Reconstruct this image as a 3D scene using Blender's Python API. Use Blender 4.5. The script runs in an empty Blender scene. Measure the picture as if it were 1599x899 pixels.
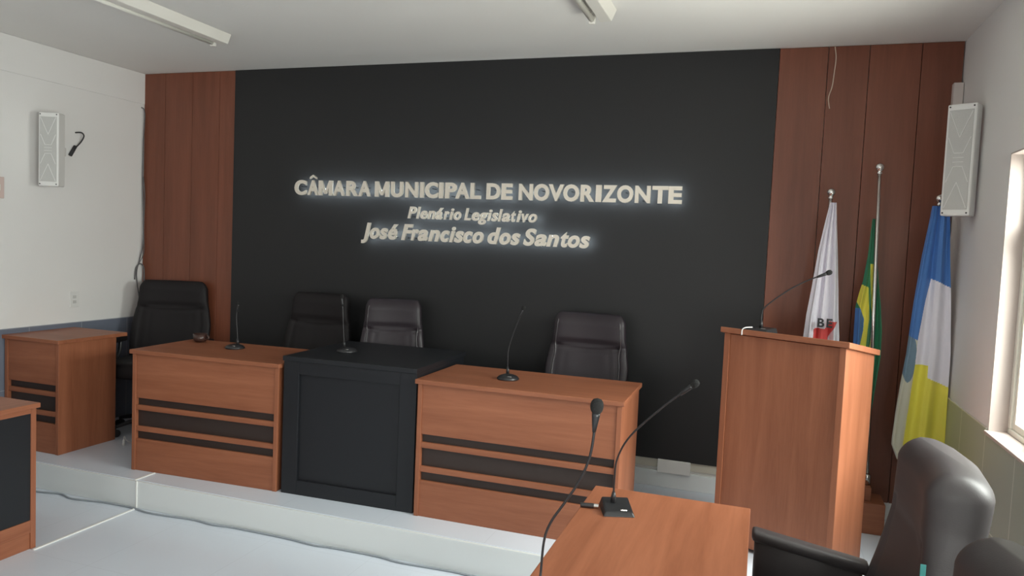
import bpy, bmesh, math, random
from mathutils import Vector, Matrix
from math import sin, cos, pi, radians
random.seed(7)
S = bpy.context.scene
COL = S.collection
# ---------------------------------------------------------------- camera
CAMLOC = Vector((4.7371, -4.6865, 1.4993))
YAW, PITCH, ROLL, FPX = -0.32668, -0.06059, 0.043805, 1154.17
cam_d = bpy.data.cameras.new('camera')
cam_d.sensor_width = 36.0
cam_d.lens = 36.0 * FPX / 1599.0
cam_d.clip_start = 0.05
cam = bpy.data.objects.new('camera', cam_d)
COL.objects.link(cam)
fw = Vector((sin(YAW) * cos(PITCH), cos(YAW) * cos(PITCH), sin(PITCH)))
rt = Vector((cos(YAW), -sin(YAW), 0))
up = rt.cross(fw)
r2 = cos(ROLL) * rt + sin(ROLL) * up
u2 = -sin(ROLL) * rt + cos(ROLL) * up
M = Matrix((r2, u2, -fw)).transposed().to_4x4()
M.translation = CAMLOC
cam.matrix_world = M
S.camera = cam
# ---------------------------------------------------------------- light
S.view_settings.view_transform = 'Standard'
S.view_settings.look = 'None'
S.view_settings.exposure = 0.0
S.view_settings.gamma = 1.0
S.view_settings.use_curve_mapping = False
world = bpy.data.worlds.new('sky')
S.world = world
world.use_nodes = True
bg = world.node_tree.nodes['Background']
bg.inputs['Color'].default_value = (0.92, 0.91, 0.90, 1)
bg.inputs['Strength'].default_value = 0.55

def area(name, loc, direction, sx, sy, power, color):
    d = bpy.data.lights.new(name, 'AREA')
    d.shape = 'RECTANGLE'
    d.size, d.size_y, d.energy, d.color = sx, sy, power, color
    o = bpy.data.objects.new(name, d)
    COL.objects.link(o)
    o.location = loc
    o.rotation_euler = Vector(direction).to_track_quat('-Z', 'Z').to_euler()
    return o
# daylight through the right wall's windows and an unseen rear entrance, added for light
area('daylight', (6.9, -2.0, 2.6), (-1, 0.12, -0.62), 2.4, 1.8, 700, (1.0, 0.985, 0.985))
area('ground_bounce', (7.1, -1.9, -0.2), (-1, 0.1, 0.8), 2.4, 1.8, 330, (1.0, 0.955, 0.92))  # added lamp aimed up at the ceiling, standing in for sunlit ground outside
area('daylight', (5.95, -4.4, 1.40), (-1, 0.15, 0.30), 1.5, 1.15, 165, (1.0, 0.98, 0.98))
area('daylight', (5.95, -7.0, 1.40), (-1, 0.1, 0.35), 1.5, 1.15, 36, (1.0, 0.98, 0.98))
area('daylight', (2.8, -8.75, 1.0), (0, 1, 0.45), 3.2, 2.2, 34, (1.0, 0.98, 0.96))

# ---------------------------------------------------------------- helpers
def link(o, parent=None):
    COL.objects.link(o)
    if parent is not None:
        o.parent = parent
    return o

def obj(name, bm, mat, parent=None, smooth=False, **props):
    me = bpy.data.meshes.new(name)
    bmesh.ops.recalc_face_normals(bm, faces=bm.faces[:])
    bm.to_mesh(me)
    bm.free()
    mats = mat if isinstance(mat, (list, tuple)) else [mat]
    for m in mats:
        me.materials.append(m)
    if smooth:
        for p in me.polygons:
            p.use_smooth = True
    o = bpy.data.objects.new(name, me)
    link(o, parent)
    for k, v in props.items():
        o[k] = v
    return o

def tag(o, label, category, group=None):
    o['label'] = label
    o['category'] = category
    if group:
        o['group'] = group
    return o

def thing(name, label, category, loc=(0, 0, 0), rz=0.0, group=None):
    o = bpy.data.objects.new(name, None)
    o.empty_display_size = 0.05
    COL.objects.link(o)
    o.location = loc
    o.rotation_euler = (0, 0, rz)
    return tag(o, label, category, group)

def struct(name, bm, mat, parent=None, **kw):
    o = obj(name, bm, mat, parent, **kw)
    if parent is None:
        o['kind'] = 'structure'
    return o

def dup(root, loc, rz, label, group=None):
    def rec(o, parent):
        c = o.copy()
        COL.objects.link(c)
        c.parent = parent
        for ch in kids.get(o, []):
            rec(ch, c)
        return c
    kids = {}
    for o in bpy.data.objects:
        if o.parent:
            kids.setdefault(o.parent, []).append(o)
    r = rec(root, None)
    r.location = loc
    r.rotation_euler = (0, 0, rz)
    r['label'] = label
    if group:
        r['group'] = group
    return r

def BM():
    return bmesh.new()

def box(bm, x0, x1, y0, y1, z0, z1, bev=0.0, seg=2, mi=0):
    vs = [bm.verts.new((x, y, z)) for x in (x0, x1) for y in (y0, y1) for z in (z0, z1)]
    q = [(0, 1, 3, 2), (4, 6, 7, 5), (0, 4, 5, 1), (2, 3, 7, 6), (0, 2, 6, 4), (1, 5, 7, 3)]
    fs = [bm.faces.new([vs[i] for i in f]) for f in q]
    for f in fs:
        f.material_index = mi
    if bev > 0:
        es = list({e for f in fs for e in f.edges})
        bmesh.ops.bevel(bm, geom=es, offset=bev, segments=seg, profile=0.5, affect='EDGES')
    return bm

def hexa(bm, pts, bev=0.0):
    """pts: 8 corners, bottom ring of four then top ring of four"""
    vs = [bm.verts.new(p) for p in pts]
    q = [(3, 2, 1, 0), (4, 5, 6, 7), (0, 1, 5, 4), (1, 2, 6, 5), (2, 3, 7, 6), (3, 0, 4, 7)]
    fs = [bm.faces.new([vs[i] for i in f]) for f in q]
    if bev > 0:
        es = list({e for f in fs for e in f.edges})
        bmesh.ops.bevel(bm, geom=es, offset=bev, segments=2, profile=0.5, affect='EDGES')
    return bm

def smooth_path(pts, n=6):
    P = [Vector(p) for p in pts]
    if len(P) < 3:
        return P
    out = []
    for i in range(len(P) - 1):
        a = P[max(i - 1, 0)]; b = P[i]; c = P[i + 1]; d = P[min(i + 2, len(P) - 1)]
        for k in range(n):
            t = k / n
            out.append(0.5 * ((2 * b) + (c - a) * t + (2 * a - 5 * b + 4 * c - d) * t * t + (3 * b - a - 3 * c + d) * t ** 3))
    out.append(P[-1])
    return out

def tube(bm, pts, r, n=10, curve=True, caps=True):
    P = smooth_path(pts) if curve else [Vector(p) for p in pts]
    rad = (lambda t: r) if not callable(r) else r
    rings = []
    prev = None
    for i, p in enumerate(P):
        a = P[max(i - 1, 0)]; b = P[min(i + 1, len(P) - 1)]
        t = (b - a).normalized()
        if prev is None:
            ref = Vector((0, 0, 1)) if abs(t.z) < 0.9 else Vector((1, 0, 0))
            nrm = t.cross(ref).normalized()
        else:
            nrm = (prev - t * prev.dot(t)).normalized()
        prev = nrm
        bi = t.cross(nrm)
        rr = rad(i / (len(P) - 1))
        rings.append([bm.verts.new(p + (nrm * cos(2 * pi * k / n) + bi * sin(2 * pi * k / n)) * rr) for k in range(n)])
    for a, b in zip(rings, rings[1:]):
        for k in range(n):
            bm.faces.new((a[k], a[(k + 1) % n], b[(k + 1) % n], b[k]))
    if caps:
        bm.faces.new(rings[0][::-1])
        bm.faces.new(rings[-1])
    return bm

def lathe(bm, prof, c=(0, 0, 0), axis=(0, 0, 1), n=20):
    """prof: list of (radius, height along axis)"""
    ax = Vector(axis).normalized()
    ref = Vector((1, 0, 0)) if abs(ax.x) < 0.9 else Vector((0, 1, 0))
    e1 = ax.cross(ref).normalized(); e2 = ax.cross(e1)
    c = Vector(c)
    rings = []
    for r, h in prof:
        r = max(r, 1e-4)
        rings.append([bm.verts.new(c + ax * h + (e1 * cos(2 * pi * k / n) + e2 * sin(2 * pi * k / n)) * r) for k in range(n)])
    for a, b in zip(rings, rings[1:]):
        for k in range(n):
            bm.faces.new((a[k], a[(k + 1) % n], b[(k + 1) % n], b[k]))
    bm.faces.new(rings[0][::-1])
    bm.faces.new(rings[-1])
    return bm

def grid(bm, nu, nv, fn, mi=None):
    V = [[bm.verts.new(fn(i / nu, j / nv)) for i in range(nu + 1)] for j in range(nv + 1)]
    for j in range(nv):
        for i in range(nu):
            f = bm.faces.new((V[j][i], V[j][i + 1], V[j + 1][i + 1], V[j + 1][i]))
            if mi:
                f.material_index = mi((i + 0.5) / nu, (j + 0.5) / nv)
    return V

def lerp_table(tab, t):
    """tab: rising list of (key, value)"""
    if t <= tab[0][0]:
        return tab[0][1]
    for (a, va), (b, vb) in zip(tab, tab[1:]):
        if t <= b:
            return va + (vb - va) * (t - a) / (b - a)
    return tab[-1][1]

# ---------------------------------------------------------------- materials
def mat(name, color, rough=0.5, metal=0.0, spec=0.5, var=0.0, scale=8.0, bump=0.0, bscale=60.0, emit=None, estr=0.0, coat=0.0):
    m = bpy.data.materials.new(name)
    m.use_nodes = True
    nt = m.node_tree
    b = nt.nodes['Principled BSDF']
    b.inputs['Base Color'].default_value = (*color, 1)
    b.inputs['Roughness'].default_value = rough
    b.inputs['Metallic'].default_value = metal
    b.inputs['Specular IOR Level'].default_value = spec
    b.inputs['Coat Weight'].default_value = coat
    tc = nt.nodes.new('ShaderNodeTexCoord')
    if var > 0:
        n = nt.nodes.new('ShaderNodeTexNoise')
        n.inputs['Scale'].default_value = scale
        n.inputs['Detail'].default_value = 4
        nt.links.new(tc.outputs['Object'], n.inputs['Vector'])
        mx = nt.nodes.new('ShaderNodeMix'); mx.data_type = 'RGBA'
        mx.inputs[6].default_value = (*[c * (1 - var) for c in color], 1)
        mx.inputs[7].default_value = (*[min(1, c * (1 + var)) for c in color], 1)
        nt.links.new(n.outputs['Fac'], mx.inputs[0])
        nt.links.new(mx.outputs[2], b.inputs['Base Color'])
    if bump > 0:
        n2 = nt.nodes.new('ShaderNodeTexNoise')
        n2.inputs['Scale'].default_value = bscale
        nt.links.new(tc.outputs['Object'], n2.inputs['Vector'])
        bp = nt.nodes.new('ShaderNodeBump')
        bp.inputs['Strength'].default_value = bump
        bp.inputs['Distance'].default_value = 0.01
        nt.links.new(n2.outputs['Fac'], bp.inputs['Height'])
        nt.links.new(bp.outputs['Normal'], b.inputs['Normal'])
    if emit:
        b.inputs['Emission Color'].default_value = (*emit, 1)
        b.inputs['Emission Strength'].default_value = estr
    return m

def wood(name, dark, light, axis='X', rough=0.48, grain=1.0):
    m = bpy.data.materials.new(name)
    m.use_nodes = True
    nt = m.node_tree
    b = nt.nodes['Principled BSDF']
    b.inputs['Roughness'].default_value = rough
    tc = nt.nodes.new('ShaderNodeTexCoord')
    mp = nt.nodes.new('ShaderNodeMapping')
    s = [14.0, 14.0, 14.0]
    s['XYZ'.index(axis)] = 0.9
    mp.inputs['Scale'].default_value = s
    nt.links.new(tc.outputs['Object'], mp.inputs['Vector'])
    n = nt.nodes.new('ShaderNodeTexNoise')
    n.inputs['Scale'].default_value = grain
    n.inputs['Detail'].default_value = 6
    n.inputs['Roughness'].default_value = 0.6
    n.inputs['Distortion'].default_value = 0.6
    nt.links.new(mp.outputs['Vector'], n.inputs['Vector'])
    n2 = nt.nodes.new('ShaderNodeTexNoise')
    n2.inputs['Scale'].default_value = grain * 9
    n2.inputs['Detail'].default_value = 3
    nt.links.new(mp.outputs['Vector'], n2.inputs['Vector'])
    ad = nt.nodes.new('ShaderNodeMath'); ad.operation = 'MULTIPLY_ADD'
    ad.inputs[1].default_value = 0.3
    nt.links.new(n2.outputs['Fac'], ad.inputs[0])
    nt.links.new(n.outputs['Fac'], ad.inputs[2])
    rp = nt.nodes.new('ShaderNodeValToRGB')
    rp.color_ramp.elements[0].position = 0.42
    rp.color_ramp.elements[0].color = (*dark, 1)
    rp.color_ramp.elements[1].position = 0.88
    rp.color_ramp.elements[1].color = (*light, 1)
    nt.links.new(ad.outputs[0], rp.inputs['Fac'])
    nt.links.new(rp.outputs['Color'], b.inputs['Base Color'])
    return m

def tiles(name, color, joint, size, rough, jw=0.004, axes='XY', off=(0, 0)):
    m = bpy.data.materials.new(name)
    m.use_nodes = True
    nt = m.node_tree
    b = nt.nodes['Principled BSDF']
    b.inputs['Roughness'].default_value = rough
    tc = nt.nodes.new('ShaderNodeTexCoord')
    sp = nt.nodes.new('ShaderNodeSeparateXYZ')
    nt.links.new(tc.outputs['Object'], sp.inputs[0])
    res = []
    for a, o in zip(axes, off):
        ma = nt.nodes.new('ShaderNodeMath'); ma.operation = 'ADD'; ma.inputs[1].default_value = 100 * size + o
        nt.links.new(sp.outputs['XYZ'.index(a)], ma.inputs[0])
        mo = nt.nodes.new('ShaderNodeMath'); mo.operation = 'MODULO'; mo.inputs[1].default_value = size
        nt.links.new(ma.outputs[0], mo.inputs[0])
        lt = nt.nodes.new('ShaderNodeMath'); lt.operation = 'LESS_THAN'; lt.inputs[1].default_value = jw
        nt.links.new(mo.outputs[0], lt.inputs[0])
        res.append(lt)
    mx = nt.nodes.new('ShaderNodeMath'); mx.operation = 'MAXIMUM'
    nt.links.new(res[0].outputs[0], mx.inputs[0]); nt.links.new(res[1].outputs[0], mx.inputs[1])
    nz = nt.nodes.new('ShaderNodeTexNoise'); nz.inputs['Scale'].default_value = 1.5
    nt.links.new(tc.outputs['Object'], nz.inputs['Vector'])
    c0 = nt.nodes.new('ShaderNodeMix'); c0.data_type = 'RGBA'
    c0.inputs[6].default_value = (*[c * 0.96 for c in color], 1)
    c0.inputs[7].default_value = (*[min(1, c * 1.04) for c in color], 1)
    nt.links.new(nz.outputs['Fac'], c0.inputs[0])
    c1 = nt.nodes.new('ShaderNodeMix'); c1.data_type = 'RGBA'
    nt.links.new(mx.outputs[0], c1.inputs[0])
    nt.links.new(c0.outputs[2], c1.inputs[6])
    c1.inputs[7].default_value = (*joint, 1)
    nt.links.new(c1.outputs[2], b.inputs['Base Color'])
    return m

PAINT = mat('wall_paint', (0.80, 0.79, 0.775), 0.75, var=0.03, scale=2, bump=0.05, bscale=120)
CEIL = mat('ceiling_paint', (0.84, 0.83, 0.80), 0.85, var=0.03, scale=1.2, bump=0.06, bscale=70)
FLOOR = tiles('porcelain_floor', (0.69, 0.745, 0.83), (0.58, 0.63, 0.70), 0.60, 0.22, 0.002, 'XY', (0.1, 0.2))
RISER = mat('riser_tile', (0.76, 0.79, 0.79), 0.35, var=0.02, scale=2)
WAINS = tiles('wainscot_tile', (0.35, 0.39, 0.34), (0.66, 0.67, 0.62), 0.41, 0.3, 0.006, 'YZ', (0.574, 0.04))
WAINSL = tiles('wainscot_tile_shaded', (0.16, 0.18, 0.23), (0.30, 0.32, 0.36), 0.41, 0.3, 0.005, 'YZ', (0.574, 0.04))  # left wall's copy of the tile, shadow and reflection put into its colour
PLANK = wood('wall_plank', (0.150, 0.045, 0.022), (0.215, 0.068, 0.036), 'Z', 0.42, 0.8)
DW = ((0.245, 0.080, 0.036), (0.36, 0.130, 0.064))
WOODX = wood('cherry_x', *DW, 'X')
WOODY = wood('cherry_y', *DW, 'Y')
WOODZ = wood('cherry_z', *DW, 'Z')
BLACKP = mat('black_wall_board', (0.018, 0.018, 0.019), 0.5, spec=0.35, var=0.05, scale=1.5)
BLACKL = mat('black_laminate', (0.012, 0.013, 0.016), 0.42, spec=0.4)
BACKB = mat('dark_recess_board', (0.035, 0.022, 0.018), 0.5)
LEATHER = mat('black_leather', (0.020, 0.014, 0.019), 0.45, spec=0.5, bump=0.05, bscale=260)
PIPING = mat('shiny_piping', (0.05, 0.045, 0.05), 0.22, spec=0.7)
PLAST = mat('black_plastic', (0.018, 0.018, 0.02), 0.35)
FOAM = mat('black_foam', (0.012, 0.012, 0.012), 0.95, bump=0.6, bscale=600)
CHROME = mat('chrome', (0.75, 0.74, 0.72), 0.18, metal=1.0)
WHITEP = mat('white_plastic', (0.78, 0.78, 0.76), 0.4)
GRILLE = mat('grey_mesh_grille', (0.60, 0.60, 0.58), 0.6, bump=0.5, bscale=500)
LETTER = mat('brushed_letter_face', (0.74, 0.68, 0.59), 0.42, metal=0.25)
LED = mat('cool_backlight', (0.9, 0.95, 1.0), 0.5, emit=(0.78, 0.92, 1.0), estr=14.0)
LINING = mat('pinkish_reveal_paint', (0.46, 0.39, 0.36), 0.6)
FGL = mat('haze_lifted_black_leather', (0.050, 0.043, 0.045), 0.52, spec=0.6, bump=0.04, bscale=260)  # black leather of the foreground chairs, colour lightened to stand in for lens haze
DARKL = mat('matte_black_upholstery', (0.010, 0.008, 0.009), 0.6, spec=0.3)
ALU = mat('cream_window_frame', (0.74, 0.73, 0.66), 0.4)
TUBE = mat('unlit_fluorescent_tube', (0.80, 0.79, 0.72), 0.3)
HOUSE = mat('lamp_housing_enamel', (0.82, 0.80, 0.74), 0.35)
GLASS = bpy.data.materials.new('window_glass')
GLASS.use_nodes = True
_nt = GLASS.node_tree
_o = _nt.nodes['Material Output']
_t = _nt.nodes.new('ShaderNodeBsdfTransparent'); _t.inputs[0].default_value = (0.90, 0.93, 0.90, 1)
_g = _nt.nodes.new('ShaderNodeBsdfGlossy'); _g.inputs['Roughness'].default_value = 0.05
_m = _nt.nodes.new('ShaderNodeMixShader'); _m.inputs[0].default_value = 0.08
_nt.links.new(_t.outputs[0], _m.inputs[1]); _nt.links.new(_g.outputs[0], _m.inputs[2])
_nt.links.new(_m.outputs[0], _o.inputs['Surface'])
# ---------------------------------------------------------------- the room
W, H, FZ, RY, YR = 5.707, 2.709, -0.163, -1.315, -8.5
b = BM(); box(b, -0.15, W + 0.25, YR - 0.15, RY + 0.0, FZ - 0.12, FZ)
floor = struct('floor', b, FLOOR)
b = BM(); box(b, 0.0, W, RY + 0.012, 0.0, FZ - 0.02, 0.0, 0.003)
struct('trim_1', b, FLOOR, label='raised platform floor')
b = BM(); box(b, 0.0, W, RY - 0.004, RY + 0.012, FZ, -0.003, 0.002)
struct('trim_2', b, RISER, label='white tiled step riser of the platform')
b = BM(); box(b, -0.15, W + 0.25, YR - 0.15, 0.15, H, H + 0.12)
struct('ceiling', b, CEIL)
b = BM(); box(b, -0.15, W + 0.25, 0.012, 0.15, FZ - 0.12, H)
struct('wall_back', b, PAINT)
# left wall, with the slightly thicker beam band along its top
b = BM(); box(b, -0.15, 0.0, YR, 0.012, FZ - 0.12, H); box(b, -0.01, 0.008, YR, 0.0, 2.47, H - 0.001, 0.003)
struct('wall_left', b, PAINT)
b = BM(); box(b, 0.0, 0.008, YR, RY - 0.006, FZ, 0.785, 0.001); box(b, 0.0, 0.008, RY - 0.006, -0.012, 0.0, 0.785, 0.001)
struct('trim_3', b, WAINSL)
# right wall with three window openings
wins = [(-2.45, -0.99), (-5.2, -3.6), (-7.8, -6.2)]
z0, z1 = 0.762, 1.975
b = BM(); ys = 0.012
for a, c in wins:
    box(b, W, W + 0.14, c, ys, FZ - 0.12, H)
    box(b, W, W + 0.14, a, c, FZ - 0.12, z0)
    box(b, W, W + 0.14, a, c, z1, H)
    ys = a
box(b, W, W + 0.14, YR, ys, FZ - 0.12, H)
struct('wall_right', b, PAINT)
b = BM(); box(b, W - 0.008, W, YR, RY - 0.006, FZ, 0.760); box(b, W - 0.008, W, RY - 0.006, -0.985, 0.0, 0.760); box(b, W - 0.008, W, -0.985, -0.012, 0.0, 0.785)
struct('trim_4', b, WAINS)
for i, (a, c) in enumerate(wins):
    w = bpy.data.objects.new('window_%d' % (i + 1), None)
    COL.objects.link(w); w.location = (W + 0.09, (a + c) / 2, z0); w['kind'] = 'structure'
    hw, hh = (c - a) / 2, z1 - z0
    f = BM(); t = 0.035
    for x0, x1, y0, y1, za, zb in ((-.02, .03, -hw, hw, 0, t), (-.02, .03, -hw, hw, hh - t, hh), (-.02, .03, -hw, -hw + t, t, hh - t), (-.02, .03, hw - t, hw, t, hh - t), (-.02, .03, -hw + t, hw - t, .88, .92)):
        box(f, x0, x1, y0, y1, za, zb, 0.003)
    obj('window_frame', f, ALU, w)
    for k in range(4):
        f = BM(); y0 = -hw + t + k * (2 * hw - 2 * t) / 4; y1 = y0 + (2 * hw - 2 * t) / 4
        xo = 0.0 if k % 2 else 0.014
        for q in ((y0, y0 + .028, t, .88), (y1 - .028, y1, t, .88), (y0 + .028, y1 - .028, t, t + .03), (y0 + .028, y1 - .028, .85, .88)):
            box(f, xo - .01, xo + .008, q[0], q[1], q[2], q[3], 0.002)
        sh = obj('window_sash', f, ALU, w)
        f = BM(); box(f, xo - .003, xo + .001, y0 + .02, y1 - .02, t + .02, .86)
        obj('pane', f, GLASS, sh)
    f = BM(); box(f, -.002, .002, -hw + .02, hw - .02, .91, hh - .02); obj('pane', f, GLASS, w)
    f = BM()
    for q in ((-hw, -hw + .006, .014, hh), (hw - .006, hw, .014, hh), (-hw + .006, hw - .006, hh - .006, hh)):
        box(f, -.091, -.02, *q)
    obj('reveal_lining', f, LINING, w)
    f = BM(); box(f, -.108, -.02, -hw, hw, -.001, .014, 0.003)
    obj('window_sill', f, LINING, w)
# unseen rear wall, its open entrance added to let light in
b = BM()
box(b, -0.15, 1.1, YR - .15, YR, FZ - .12, H); box(b, 4.5, W + .25, YR - .15, YR, FZ - .12, H); box(b, 1.1, 4.5, YR - .15, YR, 2.3, H)
struct('wall_rear', b, PAINT)
# wood planks and the black board on the back wall
XL, XR = 0.879, 4.750
def planks(edges, name):
    p = BM()
    for a, c in zip(edges, edges[1:]):
        box(p, a + 0.0015, c - 0.0015, -0.012, 0.012, 0.10, H - 0.002, 0.002)
    return struct(name, p, PLANK)
planks([0.004, 0.213, 0.477, 0.734, XL], 'trim_5')
planks([XR, 5.016, 5.233, 5.498, W - 0.004], 'trim_6')
b = BM(); box(b, XL, XR, -0.018, 0.012, 0.18, H - 0.002, 0.001)
struct('trim_7', b, BLACKP)
b = BM(); box(b, XL, 4.177, -0.004, 0.012, 0.125, 0.18); box(b, 4.380, XR, -0.004, 0.012, 0.125, 0.18)
struct('trim_8', b, mat('beige_batten', (0.55, 0.52, 0.44), 0.6))
b = BM(); box(b, 4.177, 4.380, -0.030, 0.012, 0.10, 0.183, 0.004)
tag(obj('junction_box', b, WHITEP), 'white rectangular box in the gap under the black board, right of the middle desk', 'junction box')
b = BM(); box(b, 0.01, W - .01, -0.008, 0.012, 0.0, 0.105, 0.003)
struct('baseboard_back', b, RISER)

# ---------------------------------------------------------------- lettering
def m_outline(k):
    """heavy capital M as stroked outline in em units; k: stroke half width"""
    w, h, a = 0.80, 0.70, k
    return [(0, 0), (a, 0), (a, h - 1.75 * a), (w / 2 - a * 0.30, a * 0.35), (w / 2 + a * 0.30, a * 0.35), (w - a, h - 1.75 * a), (w - a, 0), (w, 0), (w, h), (w - a * 0.95, h), (w / 2, h - w / 2 * 1.22), (a * 0.95, h), (0, h)]

def glyph_mesh(ch, x0, x1, zb, cap, shear, weight, th, sxc=None, mid=None):
    if ch == 'Â':
        me = glyph_mesh('A', x0, x1, zb, cap, shear, weight, th, sxc, mid)
        if sxc is not None:
            return me
        bm = bmesh.new(); bm.from_mesh(me)
        k = 1.0 if sxc is None else 0.6
        hw, t, zc = 0.026 * k + 0.002, 0.013 * k, cap * 1.09
        o_ = [(-hw, 0), (0, 0.016), (hw, 0), (hw - 0.002, t), (0, 0.016 + t * 1.1), (-hw + 0.002, t)]
        f = [bm.verts.new((x, -th / 2, zc + z)) for x, z in o_]; r = [bm.verts.new((x, th / 2, zc + z)) for x, z in o_]
        for q in ((0, 1, 4, 5), (1, 2, 3, 4)):
            bm.faces.new([f[i] for i in q]); bm.faces.new([r[i] for i in reversed(q)])
        for i in range(6):
            j = (i + 1) % 6
            bm.faces.new((f[j], f[i], r[i], r[j]))
        bmesh.ops.recalc_face_normals(bm, faces=bm.faces[:])
        sx_, md_ = me['sx'], me['mid']
        bm.to_mesh(me); bm.free(); me['sx'] = sx_; me['mid'] = md_
        return me
    if ch == 'M':
        pts = m_outline(0.20 if sxc is None else 0.09)
        bm = bmesh.new(); sx = (x1 - x0) / 0.80; sz = cap / 0.70
        tri = [(0, 1, 2, 11, 12), (2, 3, 10, 11), (3, 4, 10), (4, 5, 9, 10), (5, 6, 7, 8, 9)]
        f = [bm.verts.new(((x - 0.4) * sx, -th / 2, z * sz)) for x, z in pts]
        r = [bm.verts.new(((x - 0.4) * sx, th / 2, z * sz)) for x, z in pts]
        for t in tri:
            bm.faces.new([f[i] for i in t]); bm.faces.new([r[i] for i in reversed(t)])
        for i in range(13):
            j = (i + 1) % 13
            bm.faces.new((f[j], f[i], r[i], r[j]))
        bmesh.ops.recalc_face_normals(bm, faces=bm.faces[:])
        me = bpy.data.meshes.new('g'); bm.to_mesh(me); bm.free(); me['sx'] = sx; me['mid'] = 0.0
        if sxc is not None:
            for v in me.vertices:
                v.co.x *= 0.88; v.co.z = cap * 0.09 + v.co.z * 0.82
        return me
    cu = bpy.data.curves.new('g', 'FONT')
    cu.body = ch
    cu.size = 1.0
    cu.shear = shear
    cu.offset = weight
    cu.extrude = 0.01
    cu.resolution_u = 5
    o = bpy.data.objects.new('g', cu)
    COL.objects.link(o)
    dg = bpy.context.evaluated_depsgraph_get()
    me = bpy.data.meshes.new_from_object(o.evaluated_get(dg))
    bpy.data.objects.remove(o)
    xs = [v.co.x for v in me.vertices]
    mn, mxx = min(xs), max(xs)
    sx = (x1 - x0) / (mxx - mn) if sxc is None else sxc
    md = (mn + mxx) / 2 if mid is None else mid
    sz = cap / CAPH
    for v in me.vertices:
        x, z, y = v.co.x, v.co.y, v.co.z
        v.co = ((x - md) * sx, -y / 0.01 * th / 2, (z + weight) * sz)
    me.flip_normals()
    me['sx'] = sx; me['mid'] = md
    return me
def cap_height(weight):
    cu = bpy.data.curves.new('g', 'FONT'); cu.body = 'H'; cu.size = 1; cu.offset = weight
    o = bpy.data.objects.new('g', cu); COL.objects.link(o)
    me = bpy.data.meshes.new_from_object(o.evaluated_get(bpy.context.evaluated_depsgraph_get()))
    bpy.data.objects.remove(o)
    zs = [v.co.y for v in me.vertices]
    return max(zs) - min(zs)
LINE1 = [('C', 1.456, 1.556), ('Â', 1.567, 1.656), ('M', 1.66, 1.774), ('A', 1.781, 1.876), ('R', 1.889, 1.986), ('A', 1.988, 2.084), None, ('M', 2.119, 2.229), ('U', 2.245, 2.339), ('N', 2.357, 2.453), ('I', 2.47, 2.498), ('C', 2.508, 2.605), ('I', 2.613, 2.643), ('P', 2.658, 2.742), ('A', 2.734, 2.836), ('L', 2.843, 2.918), None, ('D', 2.959, 3.057), ('E', 3.065, 3.141), None, ('N', 3.186, 3.282), ('O', 3.29, 3.393), ('V', 3.389, 3.492), ('O', 3.488, 3.592), ('R', 3.602, 3.692), ('I', 3.701, 3.737), ('Z', 3.744, 3.835), ('O', 3.838, 3.939), ('N', 3.95, 4.046), ('T', 4.056, 4.154), ('E', 4.156, 4.239)]
LINE2 = [('P', 2.382, 2.448), ('l', 2.448, 2.477), ('e', 2.478, 2.531), ('n', 2.533, 2.589), ('á', 2.592, 2.649), ('r', 2.655, 2.693), ('i', 2.696, 2.727), ('o', 2.728, 2.78), None, ('L', 2.806, 2.852), ('e', 2.86, 2.913), ('g', 2.907, 2.975), ('i', 2.971, 3.004), ('s', 3.0, 3.047), ('l', 3.047, 3.077), ('a', 3.074, 3.131), ('t', 3.139, 3.17), ('i', 3.178, 3.21), ('v', 3.212, 3.262), ('o', 3.26, 3.318)]
LINE3 = [('J', 2.023, 2.095), ('o', 2.09, 2.166), ('s', 2.167, 2.23), ('é', 2.235, 2.309), None, ('F', 2.338, 2.426), ('r', 2.412, 2.472), ('a', 2.465, 2.541), ('n', 2.545, 2.629), ('c', 2.635, 2.701), ('i', 2.702, 2.745), ('s', 2.737, 2.807), ('c', 2.804, 2.869), ('o', 2.872, 2.95), None, ('d', 2.98, 3.069), ('o', 3.064, 3.142), ('s', 3.142, 3.208), None, ('S', 3.231, 3.318), ('a', 3.309, 3.392), ('n', 3.39, 3.473), ('t', 3.485, 3.538), ('o', 3.533, 3.611), ('s', 3.609, 3.679)]
CAMX, TK = 4.737, 0.9914     # the letters stand 6 cm off the board
ORD = ['first', 'second', 'third', 'fourth', 'fifth', 'sixth', 'seventh', 'eighth', 'ninth', 'tenth', 'eleventh', 'twelfth']
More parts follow.
